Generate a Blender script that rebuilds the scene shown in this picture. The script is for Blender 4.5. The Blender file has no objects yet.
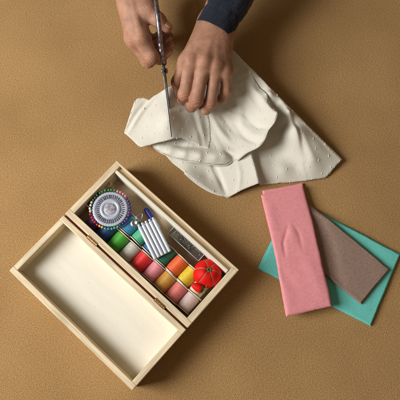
import bpy, math, random
import numpy as np
from mathutils import Vector, Matrix
from mathutils.geometry import delaunay_2d_cdt

random.seed(4); rng = np.random.default_rng(4)
S = bpy.context.scene
U = 0.00135            # metres per modelling unit
F = 560.0              # camera distance and focal length, in units

# ------------------------------------------------------------------ camera
_C = np.array([0.0, -0.233, 1.0]); _C /= np.linalg.norm(_C)
CZ = _C; CY = np.array([0, 1.0, 0]) - CZ * CZ[1]; CY /= np.linalg.norm(CY); CX = np.cross(CY, CZ)
CAM = _C * F
cd = bpy.data.cameras.new('camera'); cam = bpy.data.objects.new('camera', cd)
S.collection.objects.link(cam); S.camera = cam
M = Matrix.Identity(4)
for i in range(3):
    M[i][0], M[i][1], M[i][2], M[i][3] = CX[i], CY[i], CZ[i], CAM[i] * U
cam.matrix_world = M
cd.sensor_fit = 'HORIZONTAL'; cd.sensor_width = 36; cd.lens = 36 * F / 400
cd.clip_start = 0.02; cd.clip_end = 50

# ------------------------------------------------------------------ world and lamp
w = bpy.data.worlds.new('World'); S.world = w; w.use_nodes = True
w.node_tree.nodes['Background'].inputs[0].default_value = (1.0, 0.74, 0.47, 1)
w.node_tree.nodes['Background'].inputs[1].default_value = 0.17
ld = bpy.data.lights.new('window_light', 'AREA'); ld.shape = 'RECTANGLE'
ld.size = 0.78; ld.size_y = 0.90; ld.energy = 42; ld.color = (1.0, 0.99, 0.98)
lo = bpy.data.objects.new('window_light', ld); S.collection.objects.link(lo)
LP = Vector((-1010, -120, 800)) * U
lo.location = LP
lo.rotation_euler = (Vector((-10, 0, 0)) * U - LP).to_track_quat('-Z', 'Y').to_euler()
S.view_settings.view_transform = 'Standard'; S.view_settings.look = 'None'
S.view_settings.exposure = 0.0; S.view_settings.gamma = 1.0
S.render.engine = 'CYCLES'
S.cycles.max_bounces = 8; S.cycles.transparent_max_bounces = 12

# ------------------------------------------------------------------ helpers
def P(px, py, h=0.0):
    """point at height h on the sight line through photograph position px, py"""
    d = CX * (px - 200) + CY * (200 - py) - CZ * F
    t = (h - CAM[2]) / d[2]
    return CAM + d * t
def V3(a): return np.array(a, float)
def nrm(a): a = np.array(a, float); return a / np.linalg.norm(a)

class MB:
    def __init__(s): s.v = []; s.f = []; s.m = []; s.n = 0
    def add(s, v, f, mi=0):
        v = np.asarray(v, float)
        s.v.append(v); s.f += [tuple(int(i) + s.n for i in q) for q in f]; s.m += [mi] * len(f); s.n += len(v)
        return s
    def build(s, name, mats, parent=None, smooth=True, bevel=0, seg=2, solid=0, loc=None, auto=None):
        me = bpy.data.meshes.new(name)
        v = np.concatenate(s.v) * U
        if loc is not None: v = v - np.array(loc)
        me.from_pydata(v.tolist(), [], s.f)
        if not isinstance(mats, (list, tuple)): mats = [mats]
        for m in mats: me.materials.append(m)
        me.polygons.foreach_set('material_index', s.m)
        me.polygons.foreach_set('use_smooth', [smooth] * len(me.polygons))
        me.update()
        o = bpy.data.objects.new(name, me); S.collection.objects.link(o)
        if parent: o.parent = parent
        if loc is not None and parent is None: o.location = loc
        if solid:
            md = o.modifiers.new('solid', 'SOLIDIFY'); md.thickness = solid * U; md.offset = -1
        if bevel:
            md = o.modifiers.new('bevel', 'BEVEL'); md.width = bevel * U; md.segments = seg
            md.limit_method = 'ANGLE'; md.angle_limit = math.radians(35)
        if auto: 
            me.polygons.foreach_set('use_smooth', [True] * len(me.polygons))
            for e in me.edges: pass
        return o

def tag(o, label=None, cat=None, group=None, kind=None):
    if label: o['label'] = label
    if cat: o['category'] = cat
    if group: o['group'] = group
    if kind: o['kind'] = kind
    return o
def thing(name, label, cat, loc=(0, 0, 0), rot=None, group=None):
    """Empty; loc in units; rot a 3x3 of column axes"""
    o = bpy.data.objects.new(name, None); S.collection.objects.link(o)
    o.empty_display_size = 0.01
    o.location = Vector(loc) * U
    if rot is not None:
        o.rotation_euler = Matrix([[rot[j][i] for j in range(3)] for i in range(3)]).to_euler()
    return tag(o, label, cat, group)

def lathe(prof, seg=32, ax=2, c=(0, 0, 0)):
    n = len(prof); v = []; f = []
    for i in range(seg):
        a = 2 * math.pi * i / seg; ca, sa = math.cos(a), math.sin(a)
        for r, z in prof: v.append((r * ca, r * sa, z))
    for i in range(seg):
        j = (i + 1) % seg
        for k in range(n - 1):
            f.append((i * n + k, j * n + k, j * n + k + 1, i * n + k + 1))
    v = np.array(v)
    if ax == 0: v = v[:, [2, 0, 1]]
    if ax == 1: v = v[:, [1, 2, 0]]
    return v + np.array(c), f
def boxv(x0, x1, y0, y1, z0, z1):
    v = [(x, y, z) for x in (x0, x1) for y in (y0, y1) for z in (z0, z1)]
    f = [(0, 1, 3, 2), (4, 6, 7, 5), (0, 4, 5, 1), (2, 3, 7, 6), (0, 2, 6, 4), (1, 5, 7, 3)]
    return np.array(v, float), f
def tube(path, rad, seg=10, closed=False, cap=True, up=(0, 0, 1), flat=1.0):
    p = np.array(path, float); n = len(p)
    r = np.broadcast_to(np.array(rad, float), (n,))
    v = []; f = []
    prev = None
    for i in range(n):
        if closed: t = p[(i + 1) % n] - p[i - 1]
        else: t = p[min(i + 1, n - 1)] - p[max(i - 1, 0)]
        t = nrm(t)
        a = np.array(up, float) if prev is None else prev
        a = a - t * (a @ t)
        if np.linalg.norm(a) < 1e-4: a = np.cross(t, [1, .3, .2])
        a = nrm(a); b = np.cross(t, a); prev = a
        for k in range(seg):
            q = 2 * math.pi * k / seg
            v.append(p[i] + r[i] * (a * math.cos(q) + b * flat * math.sin(q)))
    for i in range(n if closed else n - 1):
        j = (i + 1) % n
        for k in range(seg):
            l = (k + 1) % seg
            f.append((i * seg + k, i * seg + l, j * seg + l, j * seg + k))
    if cap and not closed:
        f.append(tuple(reversed(range(seg)))); f.append(tuple((n - 1) * seg + k for k in range(seg)))
    return np.array(v), f
def ellipsoid(c, rx, ry, rz, nu=12, nv=8, A=None):
    prof = [(math.sin(math.pi * k / nv), -math.cos(math.pi * k / nv)) for k in range(nv + 1)]
    v, f = lathe(prof, nu)
    v = v * np.array([rx, ry, rz])
    if A is not None: v = v @ np.array(A)
    return v + np.array(c), f
def smooth_path(pts, n=8):
    p = np.array(pts, float); out = []
    q = np.vstack([2 * p[0] - p[1], p, 2 * p[-1] - p[-2]])
    for i in range(1, len(q) - 2):
        for k in range(n):
            t = k / n
            out.append(.5 * ((2 * q[i]) + (q[i + 1] - q[i - 1]) * t + (2 * q[i - 1] - 5 * q[i] + 4 * q[i + 1] - q[i + 2]) * t * t + (3 * q[i] - q[i - 1] - 3 * q[i + 1] + q[i + 2]) * t ** 3))
    out.append(p[-1]); return np.array(out)

_tab = rng.random((64, 64, 8))
def vnoise(x, y, ch=0):
    x = np.asarray(x, float); y = np.asarray(y, float)
    xi = np.floor(x).astype(int); yi = np.floor(y).astype(int); fx = x - xi; fy = y - yi
    fx = fx * fx * (3 - 2 * fx); fy = fy * fy * (3 - 2 * fy); t = _tab[:, :, ch]
    g = lambda a, b: t[a % 64, b % 64]
    return (g(xi, yi) * (1 - fx) + g(xi + 1, yi) * fx) * (1 - fy) + (g(xi, yi + 1) * (1 - fx) + g(xi + 1, yi + 1) * fx) * fy - .5
def fbm(x, y, ch=0):
    return vnoise(x, y, ch) + .5 * vnoise(2.1 * x + 7, 2.1 * y + 3, ch) + .25 * vnoise(4.3 * x + 1, 4.3 * y + 9, ch)
def seg_dist(x, y, pts):
    """distance to a polyline and fraction along it"""
    best = np.full(np.shape(x), 1e9); tt = np.zeros(np.shape(x)); n = len(pts) - 1
    for i in range(n):
        a = np.array(pts[i][:2], float); b = np.array(pts[i + 1][:2], float); d = b - a
        t = np.clip(((x - a[0]) * d[0] + (y - a[1]) * d[1]) / (d @ d), 0, 1)
        q = np.hypot(x - a[0] - t * d[0], y - a[1] - t * d[1])
        m = q < best; best = np.where(m, q, best); tt = np.where(m, (i + t) / n, tt)
    return best, tt

# ------------------------------------------------------------------ materials
def mat(name, col, rough=.6, spec=.4, var=.0, vscale=200, bump=0, bscale=400, bdist=.0004, stretch=None,
        sheen=0, metal=0, sss=0, ssr=None, trans=0, extra=None, col2=None, detail=4, coat=0, bump2=None):
    m = bpy.data.materials.new(name); m.use_nodes = True; nt = m.node_tree; N = nt.nodes; L = nt.links
    b = N['Principled BSDF']
    b.inputs['Base Color'].default_value = (*col, 1); b.inputs['Roughness'].default_value = rough
    b.inputs['Specular IOR Level'].default_value = spec; b.inputs['Metallic'].default_value = metal
    b.inputs['Sheen Weight'].default_value = sheen; b.inputs['Coat Weight'].default_value = coat
    b.inputs['Transmission Weight'].default_value = trans
    if sss:
        b.inputs['Subsurface Weight'].default_value = sss
        b.inputs['Subsurface Radius'].default_value = ssr or (.006, .0025, .0015); b.inputs['Subsurface Scale'].default_value = .5
    tc = N.new('ShaderNodeTexCoord'); src = tc.outputs['Object']
    if stretch:
        mp = N.new('ShaderNodeMapping'); mp.inputs['Scale'].default_value = stretch; L.new(src, mp.inputs[0]); src = mp.outputs[0]
    if var:
        n = N.new('ShaderNodeTexNoise'); n.inputs['Scale'].default_value = vscale; n.inputs['Detail'].default_value = detail
        n.inputs['Roughness'].default_value = .6
        L.new(src, n.inputs['Vector'])
        r = N.new('ShaderNodeValToRGB'); L.new(n.outputs[0], r.inputs[0])
        c2 = col2 or tuple(c * (1 - var) for c in col); c1 = tuple(min(1, c * (1 + var * .6)) for c in col)
        r.color_ramp.elements[0].position = .32; r.color_ramp.elements[1].position = .68
        r.color_ramp.elements[0].color = (*c2, 1); r.color_ramp.elements[1].color = (*c1, 1)
        L.new(r.outputs[0], b.inputs['Base Color'])
    if bump:
        n2 = N.new('ShaderNodeTexNoise'); n2.inputs['Scale'].default_value = bscale; n2.inputs['Detail'].default_value = 3
        L.new(src, n2.inputs['Vector'])
        bp = N.new('ShaderNodeBump'); bp.inputs['Strength'].default_value = bump; bp.inputs['Distance'].default_value = bdist
        L.new(n2.outputs[0], bp.inputs['Height']); L.new(bp.outputs[0], b.inputs['Normal'])
        if bump2:
            n3 = N.new('ShaderNodeTexNoise'); n3.inputs['Scale'].default_value = bump2[0]; n3.inputs['Detail'].default_value = 2
            L.new(src, n3.inputs['Vector'])
            bq = N.new('ShaderNodeBump'); bq.inputs['Strength'].default_value = bump2[1]; bq.inputs['Distance'].default_value = bump2[2]
            L.new(n3.outputs[0], bq.inputs['Height']); L.new(bq.outputs[0], bp.inputs['Normal'])
    if extra: extra(m, nt, b, tc)
    return m

def weave(scale, strength=.4, dist=.0002):
    """crossed thread bump for woven cloth"""
    def f(m, nt, b, tc):
        N = nt.nodes; L = nt.links
        hs = []
        for d in ('X', 'Y'):
            wv = N.new('ShaderNodeTexWave'); wv.bands_direction = d; wv.inputs['Scale'].default_value = scale
            wv.inputs['Distortion'].default_value = 1.5; wv.inputs['Detail'].default_value = 2; wv.inputs['Detail Scale'].default_value = 1.5
            L.new(tc.outputs['Object'], wv.inputs['Vector']); hs.append(wv.outputs['Fac'])
        a = N.new('ShaderNodeMath'); a.operation = 'MAXIMUM'; L.new(hs[0], a.inputs[0]); L.new(hs[1], a.inputs[1])
        bp = N.new('ShaderNodeBump'); bp.inputs['Strength'].default_value = strength; bp.inputs['Distance'].default_value = dist
        L.new(a.outputs[0], bp.inputs['Height'])
        old = b.inputs['Normal'].links
        if old: L.new(old[0].from_socket, bp.inputs['Normal'])
        L.new(bp.outputs[0], b.inputs['Normal'])
    return f

def table_extra(m, nt, b, tc):
    N = nt.nodes; L = nt.links; old = b.inputs['Base Color'].links[0].from_socket
    n = N.new('ShaderNodeTexNoise'); n.inputs['Scale'].default_value = 9; n.inputs['Detail'].default_value = 4
    L.new(tc.outputs['Object'], n.inputs['Vector'])
    r = N.new('ShaderNodeValToRGB'); r.color_ramp.elements[0].color = (.86, .84, .82, 1); r.color_ramp.elements[1].color = (1, 1, 1, 1)
    r.color_ramp.elements[0].position = .35; r.color_ramp.elements[1].position = .65
    L.new(n.outputs[0], r.inputs[0])
    mx = N.new('ShaderNodeMixRGB'); mx.blend_type = 'MULTIPLY'; mx.inputs[0].default_value = 1
    L.new(old, mx.inputs[1]); L.new(r.outputs[0], mx.inputs[2]); L.new(mx.outputs[0], b.inputs['Base Color'])
M_table = mat('brown_felt', (.445, .268, .108), .95, .1, var=.5, vscale=820, bump=1.0, bscale=900, bdist=.0008, sheen=.15, bump2=(330, .45, .0009), detail=6, extra=table_extra)
M_woodu = mat('birch_along', (.74, .61, .41), .62, .3, var=.30, vscale=300, bump=.3, bscale=420, bdist=.0003, stretch=(.07, 1, 1))
M_woodv = mat('birch_across', (.74, .61, .41), .62, .3, var=.30, vscale=300, bump=.3, bscale=420, bdist=.0003, stretch=(1, .07, 1))
M_ply = mat('pale_board', (.78, .745, .63), .6, .3, var=.035, vscale=140, bump=.12, bscale=300, bdist=.0003, stretch=(.12, 1, 1))
M_kraft = mat('box_floor_board', (.56, .43, .28), .8, .2, var=.12, vscale=120, bump=.2, bscale=300, stretch=(.15, 1, 1))
M_brass = mat('hinge_brass', (.50, .30, .14), .38, .5, metal=1, var=.3, vscale=300)
M_steel = mat('blade_steel', (.20, .22, .25), .34, .5, metal=1, var=.25, vscale=400)
M_silver = mat('ornate_silver', (.33, .30, .35), .42, .5, metal=1, var=.7, vscale=260, bump=.5, bscale=420, bdist=.0006)
M_wire = mat('pin_wire', (.55, .55, .57), .25, .5, metal=1)
M_dwire = mat('dark_pin_wire', (.16, .16, .18), .3, .5, metal=1)
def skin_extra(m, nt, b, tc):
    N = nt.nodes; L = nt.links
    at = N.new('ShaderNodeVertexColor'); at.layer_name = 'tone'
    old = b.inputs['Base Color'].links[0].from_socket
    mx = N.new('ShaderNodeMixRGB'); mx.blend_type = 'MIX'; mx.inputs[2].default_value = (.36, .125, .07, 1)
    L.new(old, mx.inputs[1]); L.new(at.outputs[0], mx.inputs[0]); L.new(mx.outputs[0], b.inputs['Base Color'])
    vo = N.new('ShaderNodeTexVoronoi'); vo.feature = 'DISTANCE_TO_EDGE'; vo.inputs['Scale'].default_value = 750
    nz = N.new('ShaderNodeTexNoise'); nz.inputs['Scale'].default_value = 200
    mv = N.new('ShaderNodeMixRGB'); mv.inputs[0].default_value = .004
    L.new(tc.outputs['Object'], mv.inputs[1]); L.new(nz.outputs['Color'], mv.inputs[2]); L.new(tc.outputs['Object'], nz.inputs['Vector']); L.new(mv.outputs[0], vo.inputs['Vector'])
    cl_ = N.new('ShaderNodeMath'); cl_.operation = 'MINIMUM'; cl_.inputs[1].default_value = .25; L.new(vo.outputs['Distance'], cl_.inputs[0])
    bp = N.new('ShaderNodeBump'); bp.inputs['Strength'].default_value = .55; bp.inputs['Distance'].default_value = .0005
    L.new(cl_.outputs[0], bp.inputs['Height']); L.new(b.inputs['Normal'].links[0].from_socket, bp.inputs['Normal']); L.new(bp.outputs[0], b.inputs['Normal'])
M_skin = mat('skin', (.41, .216, .139), .52, .35, var=.24, vscale=75, bump=.35, bscale=900, bdist=.0003, sss=.25, extra=skin_extra, bump2=(260, .3, .0005))
M_nail = mat('fingernail', (.58, .34, .26), .28, .5, var=.05, vscale=200)
M_knit = mat('navy_knit', (.013, .017, .030), .95, .15, var=.5, vscale=700, bump=.8, bscale=800, bdist=.0008, sheen=.25)
def cloth_extra(m, nt, b, tc):
    weave(360, .35, .0002)(m, nt, b, tc)
    N = nt.nodes; L = nt.links; t = N.new('ShaderNodeBsdfTranslucent'); t.inputs[0].default_value = (.70, .63, .50, 1)
    mx = N.new('ShaderNodeMixShader'); mx.inputs[0].default_value = .16
    L.new(b.outputs[0], mx.inputs[1]); L.new(t.outputs[0], mx.inputs[2]); L.new(mx.outputs[0], N['Material Output'].inputs[0])
M_cream = mat('cream_cotton', (.76, .735, .64), .9, .1, var=.03, vscale=60, sheen=.15, extra=cloth_extra, bump=.15, bscale=300)
M_tuft = mat('white_tuft', (.80, .79, .74), .9, .1)
M_pink = mat('pink_cotton', (.75, .295, .315), .92, .1, var=.10, vscale=380, sheen=.1, bump=.3, bscale=700, bdist=.0003, extra=weave(380, .35, .0002))
M_brown = mat('mushroom_brown_cotton', (.285, .195, .155), .95, .1, var=.19, vscale=420, sheen=.1, bump=.4, bscale=700, bdist=.0003, extra=weave(380, .35, .0002))
M_teal = mat('teal_cotton', (.145, .55, .49), .92, .1, var=.10, vscale=380, sheen=.1, bump=.3, bscale=700, bdist=.0003, extra=weave(380, .35, .0002))
M_white = mat('white_plastic', (.62, .67, .73), .35, .5)
M_grey = mat('pale_grey_plastic', (.43, .48, .57), .32, .5, var=.05, vscale=90)
M_flange = mat('spool_flange_plastic', (.70, .64, .52), .4, .5)
M_red = mat('red_satin', (.66, .006, .004), .6, .2, var=.12, vscale=200, bump=.2, bscale=500)
M_green = mat('green_felt', (.02, .13, .07), .9, .1, var=.2, vscale=400)
M_cord = mat('olive_thread', (.26, .22, .10), .8, .2)
M_blue = mat('blue_plastic', (.012, .022, .32), .3, .5)
M_beige = mat('pale_wood', (.62, .44, .28), .6, .3, var=.15, vscale=200)
def glassy(name, tint, rough=.08, glossmix=.35):
    m = bpy.data.materials.new(name); m.use_nodes = True; nt = m.node_tree; N = nt.nodes; L = nt.links
    N.remove(N['Principled BSDF']); out = N['Material Output']
    t = N.new('ShaderNodeBsdfTransparent'); t.inputs[0].default_value = (*tint, 1)
    g = N.new('ShaderNodeBsdfGlossy'); g.inputs['Roughness'].default_value = rough
    lw = N.new('ShaderNodeFresnel'); lw.inputs[0].default_value = 1.5
    a = N.new('ShaderNodeMath'); a.operation = 'MULTIPLY_ADD'; a.inputs[1].default_value = 1.0; a.inputs[2].default_value = glossmix * .3
    L.new(lw.outputs[0], a.inputs[0])
    mx = N.new('ShaderNodeMixShader'); L.new(a.outputs[0], mx.inputs[0]); L.new(t.outputs[0], mx.inputs[1]); L.new(g.outputs[0], mx.inputs[2])
    L.new(mx.outputs[0], out.inputs[0]); return m
M_clear = glassy('clear_plastic', (.98, .985, .985), .12, .05)
M_frost = mat('frosted_edge', (.75, .76, .76), .3, .5)

# ------------------------------------------------------------------ table
tb = MB(); n = 60
tb.add([(-2600, -2600, 0), (2600, -2600, 0), (2600, 2600, 0), (-2600, 2600, 0)], [(0, 1, 2, 3)])
table = tb.build('table_surface', M_table, smooth=False); tag(table, 'brown felted craft table surface', 'table', kind='structure')

# ------------------------------------------------------------------ wooden sewing box, lying open
H = 32.0; WT = 6.2; FL = 8.0
_h = P(124, 270.2, H)                                   # middle of the hinge line
ang = -.735
bu = V3((math.cos(ang), math.sin(ang), 0)); bw = V3((-math.sin(ang), math.cos(ang), 0)); bz = V3((0, 0, 1))
BL, BWD = 155.5, 70.8
GAP = 1.0
hl = V3((_h[0], _h[1], 0))
box = thing('sewing_box', 'open pale wooden hinged sewing box full of threads and notions', 'sewing box', hl, (bu, bw, bz))
def BX(x, y, z): return hl + bu * x + bw * y + bz * z    # box-local to world
h2 = BL / 2
def wall(a, b, c, d, z0, z1, m, name='wall', parent=box):
    return MB().add(*boxv(a, b, c, d, z0, z1)).build(name, m, parent, smooth=False, bevel=.5)
# base half (local y from GAP to BWD)
wall(-h2, h2, GAP, GAP + WT, .2, H, M_woodu)
wall(-h2 + .02, -h2 + WT, GAP + WT + .05, BWD - 2.05, .2, H - .15, M_woodv)
wall(h2 - WT, h2 - .02, GAP + WT + .05, BWD - 2.05, .2, H - .15, M_woodv)
# far wall: a thin outer board, a channel, and an added pale board for its lit inner face
far = MB(); far.add(*boxv(-h2, h2, BWD - 2.0, BWD, .2, H)); far.add(*boxv(-h2 + WT + .05, h2 - WT - .05, BWD - 6.5, BWD - 2.02, .2, H - 4.5))
far.build('wall', M_woodu, box, smooth=False, bevel=.4)
MB().add(*boxv(-h2 + WT + .6, h2 - WT - .6, BWD - 9.6, BWD - 6.6, FL, H + .4)).build('lit_face_board', M_ply, box, smooth=False, bevel=.5)
MB().add(*boxv(-h2 + WT + .05, h2 - WT - .05, GAP + WT + .05, BWD - 6.6, .3, FL)).build('floor_panel', M_kraft, box, smooth=False)
# lid half
LT = 5.4
lid = MB()
lid.add(*boxv(-h2, h2, -GAP - LT, -GAP, .2, H - .3)); lid.add(*boxv(-h2, h2, -BWD, -BWD + LT, .2, H - .3))
lid_o = lid.build('lid', M_woodu, box, smooth=False, bevel=.5)
for a_, b_ in ((-h2, -h2 + LT), (h2 - LT, h2)):
    MB().add(*boxv(a_, b_, -BWD + LT + .05, -GAP - LT - .05, .2, H - .5)).build('end_wall', M_woodv, lid_o, smooth=False, bevel=.5)
LF = 16.0
MB().add(*boxv(-h2 + LT + .05, h2 - LT - .05, -BWD + LT + .05, -GAP - LT - .05, .4, LF)).build('lid_panel', M_ply, lid_o, smooth=False)
M_fleck = mat('pale_fleck', (.62, .50, .34), .7)
for _ in range(15):
    sp = MB()
    x = random.uniform(-h2 + 20, h2 - 12); y = random.uniform(-BWD + 14, -16)
    sp.add(*ellipsoid((x, y, LF), random.uniform(.25, .5), random.uniform(.2, .3), .15, 7, 4)); sp.build('wood_fleck', M_fleck, lid_o)

# hinges
for x in (-h2 + 37, h2 - 33):
    hg = MB()
    for k in range(5):
        a = x - 6 + k * 2.5
        hg.add(*tube([(a, 0, H - .2), (a + 2.2, 0, H - .2)], .95, 12))
    o = hg.build('hinge', M_brass, box, smooth=False)
    lf = MB(); lf.add(*boxv(x - 6, x + 6, .7, 1.9, H - .5, H + .15)); lf.add(*boxv(x - 6, x + 6, -1.9, -.7, H - .6, H - .1))
    lf.build('leaf', M_brass, o, smooth=False)
MB().add(*boxv(-h2 + .4, h2 - .4, -GAP + .05, GAP - .05, H - 12, H - 3.5)).build('hinge_strip', mat('red_brown_strip', (.20, .055, .03), .7), box, smooth=False)

# ------------------------------------------------------------------ thread spools
def spool(px, py, col, label, R=7.7, Ln=17.4, name='thread_spool', h=None, tilt=0.0, rough=.42, tail=0, fill=1.0):
    h = h if h is not None else FL + R + .7
    c = P(px, py, h)
    ax = nrm(bw + bu * tilt); side = nrm(np.cross(bz, ax)); side = -side
    t = thing(name, label, 'thread spool', (c[0], c[1], c[2]), (side, np.cross(ax, side), ax), 'spools of thread in the sewing box')
    prof = [(2.2, -Ln / 2 + .7)]
    nr = 24
    for i in range(nr * 4 + 1):
        z = -Ln / 2 + .75 + (Ln - 1.5) * i / (nr * 4)
        q = abs(2 * i / (nr * 4) - 1)
        prof.append((R * fill - .15 - 1.3 * max(0, (q - .9) / .1) ** 2 + .11 * math.cos(2 * math.pi * i / 4) + .14 * (random.random() - .5), z))
    prof.append((2.2, Ln / 2 - .7))
    m = mat('thread', col, rough, .5, var=.22, vscale=900, stretch=(.15, .15, 1), sheen=.3, bump=.3, bscale=900, bdist=.0003)
    MB().add(*lathe(prof, 40)).build('thread', m, t)
    for s in (-1, 1):
        z = s * (Ln / 2)
        p = [(1.6, z - .45), (R + .25, z - .45), (R + .45, z - .2), (R + .45, z + .2), (R + .25, z + .45), (1.6, z + .45), (1.6, z - .45)]
        MB().add(*lathe(p, 40)).build('flange', M_flange, t)
    if tail:
        a0_ = random.uniform(.7, 1.9); zz = random.uniform(-.6, .6) * Ln / 2
        pt = [((R + .05) * math.cos(a0_ + k * .25), (R + .05) * math.sin(a0_ + k * .25), zz + .8 * k) for k in range(3)]
        e_ = pt[-1]; pt += [(e_[0] * 1.1, e_[1] * 1.12, Ln / 2 - .5), (e_[0] * .9 + 2, e_[1] * 1.1 + .5, Ln / 2 + 2.5), (e_[0] * .6 + 1, e_[1] * 1.0, Ln / 2 + 1.0)]
        MB().add(*tube(smooth_path(pt, 6), .17, 5)).build('thread_tail', m, t)
    MB().add(*lathe([(1.6, -Ln / 2 - .5), (1.6, Ln / 2 + .5), (2.2, Ln / 2 + .5), (2.2, -Ln / 2 - .5), (1.6, -Ln / 2 - .5)], 20)).build('core', M_flange, t)
    return t
FR = [((.055, .018, .10), 'deep purple thread spool in the hinge-side row, partly under the pin wheel'),
      ((.010, .050, .20), 'navy blue thread spool between the purple and grass green spools'),
      ((.05, .38, .016), 'bright grass green thread spool beside the silver grey one'),
      ((.54, .52, .47), 'silver grey thread spool between the green and scarlet spools'),
      ((.72, .010, .012), 'scarlet red thread spool beside the bubblegum pink one'),
      ((.74, .25, .30), 'bubblegum pink thread spool between the scarlet and gold spools'),
      ((.56, .27, .03), 'old gold thread spool in the hinge-side row'),
      ((.66, .165, .145), 'dusty rose thread spool between the gold and lilac grey spools'),
      ((.60, .46, .44), 'lilac grey thread spool in the corner nearest the lid')]
for k, (c, l) in enumerate(FR):
    j = 8 - k
    spool(188.3 - 11.65 * j + random.uniform(-.3, .3), 302.2 - 10.0 * j + random.uniform(-.3, .3), c, l, tilt=random.uniform(-.035, .035), tail=k in (3, 6, 7), fill=(1, 1, 1, .95, 1, .96, 1.0, .97, .92)[k])
BR = [(199.6, 287.0, (.72, .64, .40), 'cream thread spool beneath the red tomato pincushion'),
      (188.2, 276.6, (.72, .52, .010), 'bright yellow thread spool beside the orange one'),
      (177.2, 266.2, (.78, .115, .012), 'bright orange thread spool beside the clear plastic case'),
      (165.8, 255.6, (.008, .20, .135), 'dark teal green thread spool at the foot of the white pack'),
      (154.2, 245.8, (.012, .11, .34), 'cobalt blue thread spool hidden beneath the white ribbed pack'),
      (142.6, 235.6, (.07, .46, .22), 'mint green thread spool behind the silver grey one'),
      (130.6, 225.6, (.055, .33, .60), 'sky blue thread spool between pin wheel and needle threader'),
      (95.0, 200.6, (.008, .008, .010), 'black thread spool in the dark corner beside the red pin heads')]
for k, (x, y, c, l) in enumerate(BR): spool(x, y, c, l, tilt=random.uniform(-.05, .05), tail=k in (2, 5), fill=(.93, .97, 1, .95, 1, .97, 1, 1)[k])

# ------------------------------------------------------------------ pin wheel
pc = P(110.2, 209.2, 27.5)
pw = thing('pearl_pin_set', 'round pale grey wheel of pearl headed pins in rainbow colours', 'pin set', pc, (nrm(bu + bz * .02), nrm(bw), nrm(bz - bu * .02)))
nseg = 120; prof = []
disc = MB()
sc = lambda a: 17.9 + .35 * math.cos(a * 40)
rings = [(0, 1.0), (6.2, 1.0), (6.4, .6), (6.9, .6), (7.1, 1.1), (10.2, 1.1), (10.4, .55), (11.0, .5), (14.6, .5), (15.2, .8), (17.4, .8), (17.9, .3), (17.9, -.4), (0, -.5)]
v = []; f = []
for i in range(nseg):
    a = 2 * math.pi * i / nseg
    for r, z in rings:
        rr = r if r < 17 else r + .35 * math.cos(a * 40)
        zz = z + (.14 * math.cos(a * 40) if 10.5 < r < 17 else 0)
        v.append((rr * math.cos(a), rr * math.sin(a), zz))
nr = len(rings)
for i in range(nseg):
    j = (i + 1) % nseg
    for k in range(nr - 1): f.append((i * nr + k, j * nr + k, j * nr + k + 1, i * nr + k + 1))
dk = MB().add(v, f); dk.m = [1 if 6 <= (q % (nr - 1)) <= 8 else 0 for q in range(len(f))]
dk.build('disc', [M_grey, mat('pin_ring_paper', (.33, .33, .40), .5, .4, var=.4, vscale=420)], pw)
hub = MB().add(*lathe([(0, 1.5), (3.2, 1.5), (3.6, 1.35), (5.6, 1.35), (6.0, 1.0)], 40))
hub.build('hub', mat('hub_sticker', (.38, .36, .40), .4, .5, var=.75, vscale=330), pw)
pw.scale = (.94, .94, .94)
pal = {'g': (.03, .22, .06), 'p': (.75, .22, .30), 'n': (.03, .03, .16), 'v': (.10, .04, .28), 't': (.04, .36, .25), 'y': (.70, .42, .08), 'r': (.42, .012, .03), 'w': (.72, .68, .55), 'u': (.08, .14, .05)}
PM = {k: mat('pearl_head', c, .22, .6, coat=.3) for k, c in pal.items()}
seq = 'ppppnnnnnvvvvnntttttyyrrrrrwwwwuuugggggg'   # clockwise from just right of the top
for i in range(40):
    th = math.radians(70) - 2 * math.pi * i / 40 + random.uniform(-.02, .02) - ang   # photograph angle to wheel angle
    d = V3((math.cos(th), math.sin(th), 0))
    r1 = random.uniform(19.2, 19.9)
    pn = MB()
    pn.add(*tube([d * 11.0 + bz * 1.0, d * 14.8 + bz * 1.1], .30, 6), 1)
    pn.add(*tube([d * 17.6 + bz * .2, d * r1 + bz * .2], .25, 6), 1)
    pn.add(*ellipsoid(d * (r1 + .5) + bz * random.uniform(.0, .5), 1.45, 1.45, 1.5, 14, 9), 0)
    pn.build('pin', [PM[seq[i]], M_dwire], pw)

# ------------------------------------------------------------------ small notions in the box
q = P(110.6, 187.6, FL)
wt = thing('wooden_bobbin', 'tiny pale wooden bobbin leaning behind the green pin heads', 'bobbin', q, (nrm(bu + bz * .12), nrm(bw), nrm(bz - bu * .12)))
MB().add(*lathe([(0, .6), (3.8, .6), (4.3, 1.2), (4.3, 2.2), (3.7, 2.8), (2.2, 3.6), (1.9, 6.5), (2.2, 9.5), (3.7, 10.4), (4.4, 11), (4.4, 12.2), (3.8, 12.9), (1.2, 13), (1.0, 12.2), (0, 12.2)], 26)).build('bobbin_body', M_beige, wt)
MB().add(*lathe([(2.0, 3.8), (2.9, 4.2), (3.1, 6.5), (2.9, 9), (2.0, 9.5)], 26)).build('wound_thread', mat('tan_thread', (.40, .26, .15), .6, .3, var=.2, vscale=900, stretch=(.2, .2, 1)), wt)

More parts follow.
